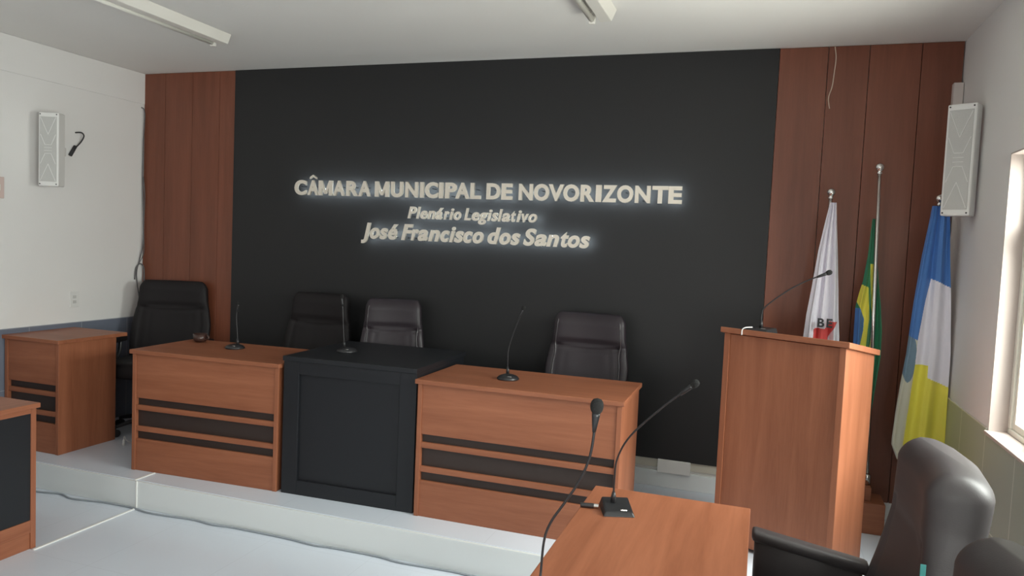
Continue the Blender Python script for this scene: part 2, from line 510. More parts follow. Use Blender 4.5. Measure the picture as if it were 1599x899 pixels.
for line, zb, cap, shear, weight, place in ((LINE1, 1.783, 0.107, 0.0, 0.040, 'top'), (LINE2, 1.639, 0.082, 0.22, 0.027, 'middle'), (LINE3, 1.487, 0.112, 0.22, 0.036, 'bottom')):
    CAPH = cap_height(weight)
    zb, cap = 1.499 + (zb - 1.499) * TK, cap * TK
    wi, li = 0, 0
    for g in line:
        if g is None:
            wi += 1; li = 0
            continue
        ch, x0, x1 = g
        x0, x1 = CAMX + (x0 - CAMX) * TK, CAMX + (x1 - CAMX) * TK
        me = glyph_mesh(ch, x0, x1, zb, cap, shear, weight, 0.016)
        me.materials.append(LETTER)
        o = bpy.data.objects.new('sign_letter', me)
        COL.objects.link(o)
        o.location = ((x0 + x1) / 2, -0.090, zb)
        tag(o, 'cream letter %s, %s letter of the %s word, %s line of the wall sign' % (ch, ORD[li], ORD[wi], place), 'letter', 'letters in the %s line of the wall sign' % place)
        # the light strip on the letter's back: the same outline, a little narrower
        lm = glyph_mesh(ch, x0, x1, zb, cap, shear, 0.0, 0.004, me['sx'], me['mid'])
        lm.materials.append(LED)
        for v in lm.vertices:
            v.co.z += (weight if ch != 'M' else 0) * cap / CAPH
        l = bpy.data.objects.new('backlight', lm)
        l.location = (0, 0.0102, 0)
        link(l, o)
        # spacer pins that hold the letter off the board
        for dz in (0.15, 0.6):
            pb = BM()
            lathe(pb, [(0.003, 0.008), (0.003, 0.074)], (0, 0, cap * dz), (0, 1, 0), 8)
            obj('spacer', pb, PLAST, o)
        li += 1

# ---------------------------------------------------------------- desks on the platform
def desk(label, loc, rz, w, d, sd):
    """front faces -Y; origin at the front left foot"""
    t = thing('assembly_desk', label, 'desk', loc, rz, 'wooden desks on the platform')
    b = BM(); box(b, -0.012, w + 0.012, -0.015, d, 0.725, 0.750, 0.003); obj('desk_top', b, WOODX, t)
    for x in (0.0, w - 0.026):
        b = BM(); box(b, x, x + 0.026, 0.0, d - sd, 0.0, 0.725, 0.002); obj('side_panel', b, WOODZ, t)
    b = BM(); box(b, 0.026, w - 0.026, 0.006, 0.024, 0.452, 0.725, 0.002); obj('upper_panel', b, WOODX, t)
    for z in (0.377, 0.246):
        b = BM(); box(b, 0.026, w - 0.026, 0.006, 0.024, z, z + 0.031, 0.002); obj('slat', b, WOODX, t)
    b = BM(); box(b, 0.026, w - 0.026, 0.006, 0.024, 0.0, 0.198, 0.002); obj('lower_panel', b, WOODX, t)
    b = BM(); box(b, 0.026, w - 0.026, 0.026, 0.040, 0.15, 0.50); obj('recess_board', b, BACKB, t, label='dark board behind the slats')
    return t
desk('cherry wood desk right of the black table, in front of the black wall', (3.018, -1.115, 0), 0.005, 1.105, 0.555, 0.02)
desk('cherry wood desk left of the black table, a dark mug on its top', (1.112, -1.172, 0), 0.045, 1.028, 0.56, 0.02)
desk('cherry wood desk farthest left on the platform, against the left wall', (-0.615 + 0.63, -1.16, 0), 0.0, 0.478, 0.53, 0.085)


t = thing('presiding_table', 'black table between two wooden desks on the platform', 'table', (2.168, -1.118, 0), 0.03)
w, d = 0.832, 0.74
b = BM(); box(b, -0.003, w + 0.003, -0.01, d, 0.772, 0.80, 0.003); obj('table_top', b, BLACKL, t)
for x in (0.0, w - 0.10):
    b = BM(); box(b, x, x + 0.10, 0.0, 0.05, 0.0, 0.772, 0.002); obj('stile', b, BLACKL, t)
for x in (0.0, w - 0.025):
    b = BM(); box(b, x, x + 0.025, 0.05, d - 0.03, 0.0, 0.772, 0.002); obj('side_panel', b, BLACKL, t)
b = BM(); box(b, 0.10, w - 0.10, 0.0, 0.05, 0.0, 0.085, 0.002); obj('bottom_rail', b, BLACKL, t)
b = BM(); box(b, 0.10, w - 0.10, 0.0, 0.05, 0.70, 0.772, 0.002); obj('top_rail', b, BLACKL, t)
b = BM(); box(b, 0.10, w - 0.10, 0.016, 0.048, 0.085, 0.70); obj('front_panel', b, BLACKL, t)

# ---------------------------------------------------------------- councillor desks on the lower floor
def bench(label, loc, L, mir):
    """origin at the far inner foot; the front (with the black panel) faces +X times mir"""
    t = thing('councillor_desk', label, 'desk', loc, 0, 'long desks on the lower floor')
    s = mir
    def bx(b, x0, x1, y0, y1, z0_, z1_, bev=0.002):
        box(b, min(s * x0, s * x1), max(s * x0, s * x1), y0, y1, z0_, z1_, bev)
    b = BM(); bx(b, 0.012, -0.555, -L, 0.012, 0.725, 0.750, 0.003); obj('desk_top', b, WOODY, t)
    for y in (-0.03, -L + 0.01):
        b = BM(); bx(b, 0.0, -0.54, y, y + 0.028, 0.0, 0.725); obj('side_panel', b, WOODZ, t)
    b = BM(); bx(b, 0.0, -0.018, -L + 0.038, -0.03, 0.70, 0.725); obj('top_rail', b, WOODY, t)
    b = BM(); bx(b, -0.004, -0.018, -L + 0.038, -0.03, 0.15, 0.70); obj('front_panel', b, BLACKL, t, label='black panel')
    b = BM(); bx(b, 0.0, -0.018, -L + 0.038, -0.03, 0.085, 0.15); bx(b, -0.006, -0.016, -L + 0.038, -0.03, 0.0, 0.083); obj('lower_panel', b, WOODY, t)
    return t
bench('cherry wood desk with a black front panel, cut off by the left edge', (1.292, -1.945, FZ), 1.5, 1)
bench('cherry wood desk in the right foreground with two gooseneck microphones on top', (4.190, -1.945, FZ), 1.7, -1)

# ---------------------------------------------------------------- lectern
LP = Vector((4.568, -0.760, 0)); ang = -0.4766
t = thing('lectern', 'tall cherry wood lectern with a sloping top beside the flags', 'lectern', LP, ang)
w, d, hf, hb = 0.615, 0.345, 1.090, 1.035
def side(x0, x1):
    b = BM()
    hexa(b, [(x0, 0, 0), (x1, 0, 0), (x1, d, 0), (x0, d, 0), (x0, 0, hf), (x1, 0, hf), (x1, d, hb), (x0, d, hb)], 0.002)
    return b
obj('side_panel', side(0.0, 0.03), WOODZ, t)
obj('side_panel', side(w - 0.03, w), WOODZ, t)
b = BM(); box(b, 0.03, w - 0.03, 0.008, 0.028, 0.02, hf - 0.004, 0.002); obj('front_panel', b, WOODZ, t)
b = BM(); e = 0.018; k = (hb - hf) / d
x0, x1, y0, y1 = -e, w + e, -0.012, d + 0.02
hexa(b, [(x0, y0, hf + k * y0), (x1, y0, hf + k * y0), (x1, y1, hf + k * y1), (x0, y1, hf + k * y1)] + [(x0, y0, hf + k * y0 + .028), (x1, y0, hf + k * y0 + .028), (x1, y1, hf + k * y1 + .028), (x0, y1, hf + k * y1 + .028)], 0.003)
obj('lectern_top', b, WOODX, t)
b = BM(); box(b, 0.03, w - 0.03, 0.03, d - 0.02, 0.60, 0.62, 0.002); obj('shelf', b, WOODX, t)
b = BM(); box(b, 0.03, w - 0.03, 0.03, d - 0.02, 0.03, 0.05, 0.002); obj('bottom_panel', b, WOODX, t)
LECT = t

# ---------------------------------------------------------------- chairs
WT = [(0.44, 0.215), (0.50, 0.245), (0.62, 0.262), (0.76, 0.262), (0.86, 0.245), (0.93, 0.232), (1.03, 0.225), (1.09, 0.205)]
def chair(label, loc, rz, group, head=0.055, ws=1.0, closed=False, sq=0.45, lea=None):
    LE = lea or LEATHER
    TH = [(0.43, 0.030), (0.50, 0.046), (0.84, 0.048), (0.895, 0.043), (0.93, head), (1.02, head + 0.004), (1.085, head * 0.7)]
    if closed:
        TH = [(0.43, 0.04), (0.50, 0.06), (0.84, 0.072), (0.93, head), (1.02, head + 0.004), (1.085, head * 0.75)]
    t = thing('office_chair', label, 'chair', loc, rz, group)
    # backrest: superelliptic rings lofted upwards
    b = BM(); n = 56; rings = []
    zs = [0.43 + (1.085 - 0.43) * i / 58 for i in range(59)]
    lean = lambda z: 0.215 + 0.17 * (z - 0.45) + 0.05 * sin((z - 0.45) * 4.0)
    for i, z in enumerate(zs):
        w = lerp_table(WT, z) * ws
        th = lerp_table(TH, z)
        if i < 2: th *= (0.5, 0.85)[i]; w *= (0.93, 0.98)[i]
        if i > 54:
            q = (0.97, 0.9, 0.75, 0.45)[i - 55]; th *= q; w *= 1 - (1 - q) * 0.16
        ring = []
        for k in range(n):
            a = 2 * pi * k / n
            c, s_ = cos(a), sin(a)
            x = w * math.copysign(abs(c) ** sq, c)
            y = th * math.copysign(abs(s_) ** 0.75, s_)
            u = x / w
            if s_ < 0:
                if z < 0.87 and z > 0.5 and abs(u) < 0.72:      # stitched channels of the lower back
                    y += 0.009 * max(0, cos(u / 0.72 * pi * 2.5)) ** 6 * min(1, (0.87 - z) / 0.03)
                sv = 0.885 - 0.03 * (1 - abs(u)) ** 0.7                # curved seam under the headrest
                if not closed:
                    y += 0.008 * math.exp(-((z - sv) / 0.009) ** 2)
                if 0.5 < z < 0.885:
                    y += 0.014 * math.exp(-((abs(u) - 0.76 - 0.12 * (z - 0.7)) / 0.035) ** 2)
            y -= 0.035 * u * u                                   # wings curl forwards
            ring.append(b.verts.new((x, lean(z) + y, z)))
        rings.append(ring)
    for p, q in zip(rings, rings[1:]):
        for k in range(n):
            b.faces.new((p[k], p[(k + 1) % n], q[(k + 1) % n], q[k]))
    b.faces.new(rings[0][::-1]); b.faces.new(rings[-1])
    back = obj('backrest', b, LE, t, smooth=True)
    for s in (() if closed or lea else (-1, 1)):
        pb = BM()
        pts = []
        for z in [0.56 + 0.03 * i for i in range(17)]:
            w = lerp_table(WT, z) * ws
            uu = 0.80 + 0.07 * max(0, min(1, (z - 0.84) / 0.06))
            th = lerp_table(TH, z)
            yy = th * max(0.0, 1 - uu ** (2 / 0.45)) ** 0.375
            pts.append((s * w * uu, lean(z) - yy - 0.035 * uu * uu - 0.001, z))
        tube(pb, pts, 0.0042, 6)
        obj('piping', pb, PIPING, back, smooth=True)
    # seat cushion
    b = BM(); n = 40; rings = []
    for i, (z, sc) in enumerate([(0.425, 0.86), (0.432, 0.95), (0.45, 0.99), (0.475, 1.0), (0.50, 0.99), (0.52, 0.95), (0.532, 0.87), (0.536, 0.70), (0.532, 0.4)]):
        ring = []
        for k in range(n):
            a = 2 * pi * k / n
            c, s_ = cos(a), sin(a)
            x = 0.25 * sc * math.copysign(abs(c) ** 0.5, c)
            y = 0.245 * sc * math.copysign(abs(s_) ** 0.5, s_)
            ring.append(b.verts.new((x, y - 0.01, z - (0.02 * max(0, -y / 0.245) ** 3))))
        rings.append(ring)
    for p, q in zip(rings, rings[1:]):
        for k in range(n):
            b.faces.new((p[k], p[(k + 1) % n], q[(k + 1) % n], q[k]))
    b.faces.new(rings[0][::-1]); b.faces.new(rings[-1])
    obj('seat', b, LE, t, smooth=True)
    for s in (-1, 1):
        b = BM(); x = s * 0.285
        dz = 0.06 if closed else 0.0                             # padded arms slope down to the back
        hexa(b, [(x - .035, -.20, .630), (x + .035, -.20, .630), (x + .035, .19, .630 - dz), (x - .035, .19, .630 - dz), (x - .035, -.20, .672), (x + .035, -.20, .672), (x + .035, .19, .672 - dz), (x - .035, .19, .672 - dz)], 0.014)
        a = obj('armrest', b, LE, t, smooth=True)
        if closed:
            b = BM(); hexa(b, [(x - .026, -.19, .40), (x + .026, -.19, .40), (x + .026, .17, .40), (x - .026, .17, .40), (x - .026, -.19, .64), (x + .026, -.19, .64), (x + .026, .17, .585), (x - .026, .17, .585)], 0.014)
            obj('arm_panel', b, LE, a, smooth=True)
            continue
        b = BM(); tube(b, [(x, -0.13, 0.637), (x, -0.12, 0.56), (x, -0.05, 0.47), (x * 0.86, 0.0, 0.425), (x * 0.6, 0.0, 0.418)], 0.013, 8)
        tube(b, [(x, 0.15, 0.637), (x, 0.13, 0.55), (x, 0.06, 0.47), (x * 0.86, 0.0, 0.425)], 0.013, 8)
        obj('armrest_bracket', b, PLAST, a, smooth=True)
    b = BM(); box(b, -0.11, 0.11, -0.12, 0.14, 0.395, 0.426, 0.008); tube(b, [(0, 0.12, 0.41), (0, 0.20, 0.42), (0, 0.235, 0.47), (0, 0.245, 0.55)], 0.016, 8)
    obj('tilt_mechanism', b, PLAST, t)
    b = BM(); lathe(b, [(0.026, 0.09), (0.026, 0.25), (0.016, 0.26), (0.016, 0.398)], n=14); obj('gas_lift', b, PLAST, t, smooth=False)
    base = BM(); lathe(base, [(0.045, 0.07), (0.045, 0.12), (0.03, 0.125)], n=16)
    for k in range(5):
        a = 2 * pi * k / 5 + 0.3
        dx, dy = cos(a), sin(a)
        tube(base, [(dx * 0.02, dy * 0.02, 0.10), (dx * 0.15, dy * 0.15, 0.095), (dx * 0.27, dy * 0.27, 0.068)], lambda q: 0.021 - 0.009 * q, 8)
    bo = obj('star_base', base, PLAST, t, smooth=True)
    for k in range(5):
        a = 2 * pi * k / 5 + 0.3
        b = BM(); c = Vector((cos(a) * 0.27, sin(a) * 0.27, 0.027)); ax = Vector((-sin(a), cos(a), 0))
        for s in (-1, 1):
            lathe(b, [(0.022, -0.008), (0.027, -0.005), (0.027, 0.005), (0.022, 0.008)], c + ax * 0.014 * s, ax, 14)
        tube(b, [c, c + Vector((0, 0, 0.045))], 0.007, 8, curve=False)
        obj('caster', b, PLAST, bo)
    return t
G1 = 'black leather chairs behind the platform desks'
c0 = chair('black leather chair behind the right-hand wooden desk, seams on its back', (3.735, -0.505, 0), 0.0, G1)
cc = dup(c0, (2.475, -0.50, 0), 0.32, 'black leather chair behind the black table, its back catching the light', G1)
cc.scale = (0.84, 1, 1)
cm = chair('matte black chair in shadow behind the left wooden desk, against the black wall', (1.78, -0.47, 0), 0.02, G1, lea=DARKL)
cc = dup(cm, (0.545, -0.415, 0), 0.35, 'dull black leather chair in the corner beside the left wall, before the wood panelling', G1)
cc.scale = (1.14, 0.94, 1.01)
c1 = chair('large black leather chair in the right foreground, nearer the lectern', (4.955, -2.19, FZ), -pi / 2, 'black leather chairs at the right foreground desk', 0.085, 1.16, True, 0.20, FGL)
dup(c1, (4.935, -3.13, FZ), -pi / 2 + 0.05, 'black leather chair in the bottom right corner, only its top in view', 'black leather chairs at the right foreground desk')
b = BM(); box(b, -0.0012, 0.0012, -0.007, 0.007, -0.022, 0.022, 0.0005)
o = obj('chair_tag', b, mat('teal_tag', (0.10, 0.42, 0.40), 0.4), c1)
o.location = (0.30, 0.235, 0.83)

# ---------------------------------------------------------------- microphones
def mic_base(bm, c, rz, sx=0.055, sy=0.06, h=0.034):
    """wedge-shaped desk base, high at its back"""
    pts = []
    R = Matrix.Rotation(rz, 3, 'Z')
    for z, f in ((0.0, 1.0), (1.0, 0.84)):
        for x, y in ((-1, -1), (1, -1), (1, 1), (-1, 1)):
            zz = 0.0 if z == 0 else (h * (0.45 if y < 0 else 1.0))
            pts.append(Vector(c) + R @ Vector((x * sx * f, y * sy * f, zz)))
    hexa(bm, pts, 0.004)

def microphone(label, c, rz, neck, slope=0.0, ring=True, base='wedge', headr=0.014, cat_group='gooseneck microphones', light=None):
    c = Vector(c)
    t = thing('gooseneck_microphone', label, 'microphone', c, 0, cat_group)
    b = BM()
    if base == 'wedge':
        mic_base(b, (0, 0, 0), rz); zt = 0.03
    else:
        lathe(b, [(0.060, 0.0), (0.062, 0.006), (0.052, 0.018), (0.030, 0.027), (0.012, 0.031)], n=28); zt = 0.03
    bo = obj('microphone_base', b, PLAST, t, smooth=(base != 'wedge'))
    R = Matrix.Rotation(rz, 3, 'Z')
    bo.rotation_euler = Matrix.Rotation(slope, 3, R @ Vector((1, 0, 0))).to_euler()
    b = BM()
    box(b, -0.012, 0.012, -0.004, 0.004, 0, 0.006, 0.002)
    sw = obj('talk_button', b, CHROME, bo); sw.location = R @ Vector((0.018, -0.036, 0.0145)) if base == 'wedge' else Vector((0.02, -0.035, 0.017)); sw.rotation_euler = (0.2, 0, rz)
    pts = [Vector(p) - c for p in neck]
    b = BM(); tube(b, pts, 0.0033, 8); nk = obj('gooseneck', b, PLAST, t, smooth=True)
    b = BM(); d0 = (pts[1] - pts[0]).normalized(); lathe(b, [(0.009, -0.006), (0.009, 0.016), (0.0055, 0.034)], pts[0], d0, 12); obj('neck_collar', b, PLAST, nk, smooth=True)
    d = (pts[-1] - pts[-2]).normalized()
    b = BM(); lathe(b, [(0.0045, -0.045), (0.0065, -0.03), (headr * 0.62, -0.004), (headr * 0.62, 0.004)], pts[-1], d, 14); obj('microphone_capsule', b, PLAST, nk, smooth=True)
    b = BM(); L = headr * 2.5
    prof = [(headr * math.sqrt(max(0, 1 - (2 * q - 1) ** 2)) ** 0.8, q * L) for q in [i / 12 for i in range(13)]]
    lathe(b, prof, pts[-1], d, 18); obj('windscreen', b, FOAM, nk, smooth=True)
    return t
microphone('gooseneck microphone on the wooden desk right of the black table', (3.441, -0.862, 0.75), 0.3,
           [(3.434, -0.85, 0.782), (3.431, -0.85, 0.895), (3.446, -0.85, 0.968), (3.474, -0.85, 1.055), (3.504, -0.85, 1.135)], base='round', headr=0.011)
microphone('gooseneck microphone on the black table', (2.385, -0.80, 0.80), 0.1,
           [(2.366, -0.80, 0.832), (2.356, -0.80, 0.93), (2.350, -0.80, 1.03), (2.340, -0.80, 1.12)], base='round', headr=0.011)
microphone('gooseneck microphone on the desk left of the black table', (1.565, -0.80, 0.75), 0.1,
           [(1.587, -0.80, 0.78), (1.580, -0.80, 0.87), (1.572, -0.80, 0.96), (1.585, -0.80, 1.03)], base='round', headr=0.011)
microphone('gooseneck microphone standing on the lectern, bent towards the flags', (4.752, -0.715, 1.0995), ang,
           [(4.743, -0.71, 1.128), (4.742, -0.71, 1.19), (4.760, -0.71, 1.235), (4.858, -0.71, 1.320), (4.945, -0.71, 1.375), (5.030, -0.71, 1.415)], slope=-0.158, headr=0.013)
microphone('gooseneck microphone at the far end of the right foreground desk', (4.305, -2.175, 0.587), 0.35,
           [(4.290, -2.165, 0.618), (4.292, -2.175, 0.70), (4.300, -2.185, 0.775), (4.344, -2.20, 0.864), (4.446, -2.21, 0.975), (4.535, -2.215, 1.055)], headr=0.013)
microphone('near gooseneck microphone at the bottom edge, rising in front of the right desk', (4.262, -2.985, 0.587), 0.2,
           [(4.247, -2.93, 0.612), (4.243, -2.90, 0.65), (4.248, -2.90, 0.742), (4.264, -2.90, 0.795), (4.297, -2.90, 0.85), (4.333, -2.90, 0.913), (4.354, -2.90, 0.97), (4.362, -2.90, 1.02), (4.366, -2.90, 1.085)], headr=0.0165)

# black plug lying beside the right foreground microphone
t = thing('cable_plug', 'short black cable plug with a pale tip beside the microphone base on the right desk', 'plug', (4.214, -2.185, 0.596), 0.2)
b = BM(); lathe(b, [(0.007, -0.035), (0.0085, -0.03), (0.0085, 0.012)], axis=(1, 0, 0), n=12); obj('plug_body', b, PLAST, t)
b = BM(); lathe(b, [(0.0075, 0.012), (0.0075, 0.028)], axis=(1, 0, 0), n=12); obj('plug_tip', b, CHROME, t)

# mug on the left desk
t = thing('coffee_mug', 'dark mug near the left end of the desk left of the black table', 'mug', (1.215, -0.715, 0.757), 0)
b = BM(); lathe(b, [(0.036, 0.0), (0.042, 0.01), (0.045, 0.05), (0.043, 0.05), (0.04, 0.012), (0.0, 0.010)], n=24); obj('mug_body', b, mat('dark_brown_ceramic', (0.05, 0.022, 0.016), 0.3), t, smooth=True)
b = BM(); tube(b, [(0.042, 0, 0.042), (0.064, 0, 0.040), (0.066, 0, 0.02), (0.042, 0, 0.012)], 0.005, 8); obj('mug_handle', b, mat('dark_brown_glaze', (0.05, 0.022, 0.016), 0.3), t, smooth=True)

# ---------------------------------------------------------------- flags
def cloth_mesh(left, right, ztop, zbot, yc, amp, nf, ph, colour, mats_, nu=200, nv=260):
    """hanging folded cloth; left/right: tables z -> x (rising z)"""
    b = BM()
    def fn(u, v):
        z = ztop + (zbot - ztop) * v
        xl, xr = lerp_table(left, z), lerp_table(right, z)
        a = amp * min(1.0, 0.25 + 1.2 * (xr - xl) / 0.2)
        x = xl + (xr - xl) * (u + 0.035 * sin(2 * pi * nf * u + ph))
        y = yc + a * sin(2 * pi * nf * u + ph + 0.8 * v) + 0.3 * a * sin(2 * pi * nf * 2.3 * u + 2 + 2 * v)
        return (x, y, z)
    def mi(u, v):
        x, y, z = fn(u, v)
        return colour(x, z, u)
    grid(b, nu, nv, fn, mi)
    return b
def pole(t, base, tip, r=0.011):
    base, tip = Vector(base), Vector(tip)
    b = BM(); tube(b, [base, tip], r, 14, curve=False); p = obj('flagpole', b, CHROME, t, smooth=True)
    d = (tip - base).normalized()
    b = BM(); lathe(b, [(0.012, -0.004), (0.016, 0.002), (0.009, 0.01), (0.018, 0.018), (0.023, 0.028), (0.024, 0.036), (0.021, 0.046), (0.012, 0.054), (0.003, 0.058)], tip, d, 20)
    obj('finial', b, CHROME, p, smooth=True)
    return p
FW = mat('white_satin_cloth', (0.86, 0.85, 0.93), 0.55); FR = mat('red_satin_cloth', (0.70, 0.075, 0.07), 0.55)
FG = mat('green_satin_cloth', (0.03, 0.25, 0.13), 0.55); FY = mat('yellow_satin_cloth', (0.90, 0.82, 0.10), 0.55)
FB = mat('blue_satin_cloth', (0.07, 0.21, 0.56), 0.55); FBE = mat('beige_cloth', (0.68, 0.67, 0.55), 0.6); FSL = mat('slate_emblem', (0.17, 0.27, 0.36), 0.6)
FBK = mat('black_print', (0.03, 0.03, 0.035), 0.6)
for m in (FW, FR, FG, FY, FB, FBE, FSL):
    m.node_tree.nodes['Principled BSDF'].inputs['Sheen Weight'].default_value = 0.15
YF = -0.20
# stand
t = thing('flag_stand', 'wooden block stand on the floor behind the lectern, holding the flagpoles', 'stand', (5.28, -0.20, 0), 0)
b = BM(); box(b, -0.33, 0.16, -0.10, 0.10, 0.0, 0.17, 0.004); box(b, -0.26, 0.09, -0.065, 0.065, 0.17, 0.245, 0.004); obj('stand_block', b, WOODX, t)
for x in (-0.235, -0.075, 0.070):
    b = BM(); lathe(b, [(0.021, 0.245), (0.021, 0.30), (0.017, 0.305)], (x, 0, 0), n=16); obj('ferrule', b, CHROME, t, smooth=True)

t = thing('state_flag', 'white flag with a red patch and black letters, leftmost of the three flags', 'flag', (5.045, YF, 0.31), 0, 'flags beside the lectern')
def loc(b, o=Vector((5.045, YF, 0.31))):
    bmesh.ops.translate(b, verts=b.verts[:], vec=-o)
    return b
pole(t, (0, 0, 0), Vector((5.066, YF, 1.825)) - Vector((5.045, YF, 0.31)))
LW = [(0.40, 4.945), (0.618, 4.951), (0.841, 4.957), (1.044, 4.968), (1.172, 4.977), (1.319, 4.995), (1.536, 5.018), (1.699, 5.044), (1.80, 5.062), (1.82, 5.068)]
RW_ = [(0.40, 5.155), (0.643, 5.162), (0.861, 5.161), (1.059, 5.155), (1.184, 5.143), (1.327, 5.134), (1.541, 5.117), (1.70, 5.103), (1.80, 5.096), (1.82, 5.090)]
def c_state(x, z, u):
    top = 1.100 + (0.035 if x > 5.088 else 0.0) + 0.10 * (x - 5.06)
    if 5.022 < x and z < top:
        if x > 5.088 and z < 1.135 - (5.139 - x) * 2.1 + 0.0 and x > 5.098:
            return 0
        return 1 if z > 0.72 + abs(x - 5.09) * 2 else 0
    return 0
b = cloth_mesh(LW, RW_, 1.80, 0.42, YF - 0.035, 0.018, 3.0, 0.5, c_state, None)
cl = obj('flag_cloth', loc(b), [FW, FR], t, smooth=True)
def print_text(s, x, z, h, parent, origin, y):
    cu = bpy.data.curves.new('t', 'FONT'); cu.body = s; cu.size = h / 0.72; cu.offset = 0.002; cu.extrude = 0.0008; cu.space_character = 1.25
    o = bpy.data.objects.new('t', cu); COL.objects.link(o)
    me = bpy.data.meshes.new_from_object(o.evaluated_get(bpy.context.evaluated_depsgraph_get())); bpy.data.objects.remove(o)
    for v in me.vertices:
        a, c, e = v.co
        v.co = (a, -e, c)
    me.materials.append(FBK)
    q = bpy.data.objects.new('printed_letters', me); link(q, parent); q.location = Vector((x, y, z)) - origin
    return q
print_text('BE', 5.034, 1.112, 0.048, cl, Vector((5.045, YF, 0.31)), YF - 0.078)

# national flag
o0 = Vector((5.35, YF, 0.31))
t = thing('national_flag', 'green flag with yellow and blue, middle of the three flags, on the tallest pole', 'flag', o0, 0, 'flags beside the lectern')
pole(t, (0, 0, 0), Vector((5.303, YF, 1.965)) - o0, 0.010)
LBZ = [(0.45, 5.22), (0.947, 5.232), (1.089, 5.232), (1.23, 5.232), (1.30, 5.245), (1.373, 5.262), (1.513, 5.278), (1.722, 5.289)]
RBZ = [(0.45, 5.34), (0.675, 5.359), (0.961, 5.384), (1.101, 5.381), (1.239, 5.366), (1.377, 5.344), (1.515, 5.328), (1.722, 5.308)]
def c_nat(x, z, u):
    # folded rhombus: a wide yellow band at the left, a narrow one by the pole, blue disc beyond, green elsewhere
    l = lerp_table([(0.90, 5.272), (1.003, 5.270), (1.10, 5.284), (1.163, 5.284), (1.215, 5.262), (1.266, 5.236), (1.364, 5.228)], z)
    r = lerp_table([(0.90, 5.296), (1.007, 5.304), (1.165, 5.308), (1.339, 5.296)], z)
    if z < 1.366 - (x - 5.234) * 0.42 and l < x < r and z > 0.80:
        return 1
    l2 = lerp_table([(0.90, 5.318), (1.007, 5.316), (1.10, 5.330), (1.167, 5.330), (1.236, 5.312), (1.47, 5.296)], z)
    r2 = lerp_table([(0.6, 5.345), (1.009, 5.337), (1.167, 5.340), (1.236, 5.330), (1.47, 5.318)], z)
    if l2 < x < r2 and z < 1.472:
        return 1
    if x < l and z < 1.22:
        return 2
    return 0
b = cloth_mesh(LBZ, RBZ, 1.72, 0.45, YF + 0.035, 0.014, 2.5, 1.2, c_nat, None, 200, 260)
bmesh.ops.translate(b, verts=b.verts[:], vec=-o0)
obj('flag_cloth', b, [FG, FY, FB], t, smooth=True)

# municipal flag
YM = -0.25
o0 = Vector((5.60, YM + 0.03, 0.0))
t = thing('municipal_flag', 'blue, white and yellow flag hanging below the right loudspeaker', 'flag', o0, 0, 'flags beside the lectern')
pole(t, (0, 0, 0.05), Vector((5.60, YM + 0.03, 1.80)) - o0)
b = BM(); lathe(b, [(0.095, 0.0), (0.095, 0.02), (0.03, 0.035), (0.018, 0.06)], n=28); obj('pole_base', b, CHROME, t, smooth=True)
LM = [(0.400, 5.485), (0.508, 5.441), (0.543, 5.441), (0.686, 5.450), (0.828, 5.462), (1.004, 5.481), (1.283, 5.499), (1.524, 5.522), (1.729, 5.548), (1.80, 5.555)]
RM = [(0.400, 5.694), (0.577, 5.694), (0.852, 5.692), (1.023, 5.690), (1.295, 5.674), (1.531, 5.654), (1.732, 5.640), (1.80, 5.630)]
def c_mun(x, z, u):
    wl = lerp_table([(0.40, 5.499), (0.481, 5.501), (0.946, 5.531), (1.078, 5.534), (1.287, 5.557), (1.408, 5.579)], z)
    if x < wl or z > 1.42:
        if z > 1.11 - (x - 5.47) * 0.5 + 0.0:
            return 2
        if ((x - 5.500) / 0.035) ** 2 + ((z - 0.98) / 0.13) ** 2 < 1:
            return 4
        return 3
    if z > 1.408 - (x - 5.579) * 0.45:
        return 2
    yt = 0.950 if x < 5.592 else 0.880 - (x - 5.60) * 0.42
    return 1 if z < yt else 0
b = cloth_mesh(LM, RM, 1.79, 0.43, YM - 0.035, 0.016, 2.0, 2.6, c_mun, None, 200, 260)
bmesh.ops.translate(b, verts=b.verts[:], vec=-o0)
obj('flag_cloth', b, [FW, FY, FB, FBE, FSL], t, smooth=True)

# ---------------------------------------------------------------- loudspeakers
def speaker(label, P, e, arm_len, side_):
    rz = math.atan2(e[1], e[0])
    w, d, h = 0.13, 0.085, 0.545 if side_ > 0 else 0.49
    t = thing('column_loudspeaker', label, 'loudspeaker', P, rz, 'white column loudspeakers')
    b = BM(); box(b, 0, w, 0, d, 0, h, 0.008, 3); obj('speaker_cabinet', b, WHITEP, t)
    b = BM(); box(b, 0.011, w - 0.011, -0.003, 0.004, 0.03, h - 0.03, 0.002); g = obj('grille', b, GRILLE, t)
    # raised V-shaped ribs
    b = BM(); xa, xb, xm = 0.016, w - 0.016, w / 2
    def rib(p, q):
        tube(b, [(p[0], -0.004, p[1] * h), (q[0], -0.004, q[1] * h)], 0.0022, 6, curve=False)
    rib((xa, .93), (xm, .70)); rib((xb, .93), (xm, .70))
    for s in (1, -1):
        f = lambda z: z if s > 0 else 1 - z
        rib((xa, f(.70)), (xm - .02, f(.56))); rib((xb, f(.70)), (xm + .02, f(.56))); rib((xm - .02, f(.56)), (xm + .02, f(.56)))
    rib((xa, .07), (xm, .30)); rib((xb, .07), (xm, .30))
    rib((xm - .024, .52), (xm + .024, .52)); rib((xm - .024, .48), (xm + .024, .48))
    obj('grille_ribs', b, WHITEP, g)
    for x in (0.012, w - 0.012):
        for z in (0.014, h - 0.014):
            b = BM(); lathe(b, [(0.004, -0.0025), (0.004, 0.004)], (x, 0, z), (0, 1, 0), 10); obj('screw', b, PLAST, t)
    b = BM(); box(b, w / 2 - 0.035, w / 2 + 0.035, d, d + arm_len, h * 0.44, h * 0.56, 0.004)
    obj('wall_bracket', b, WHITEP, t)
    return t
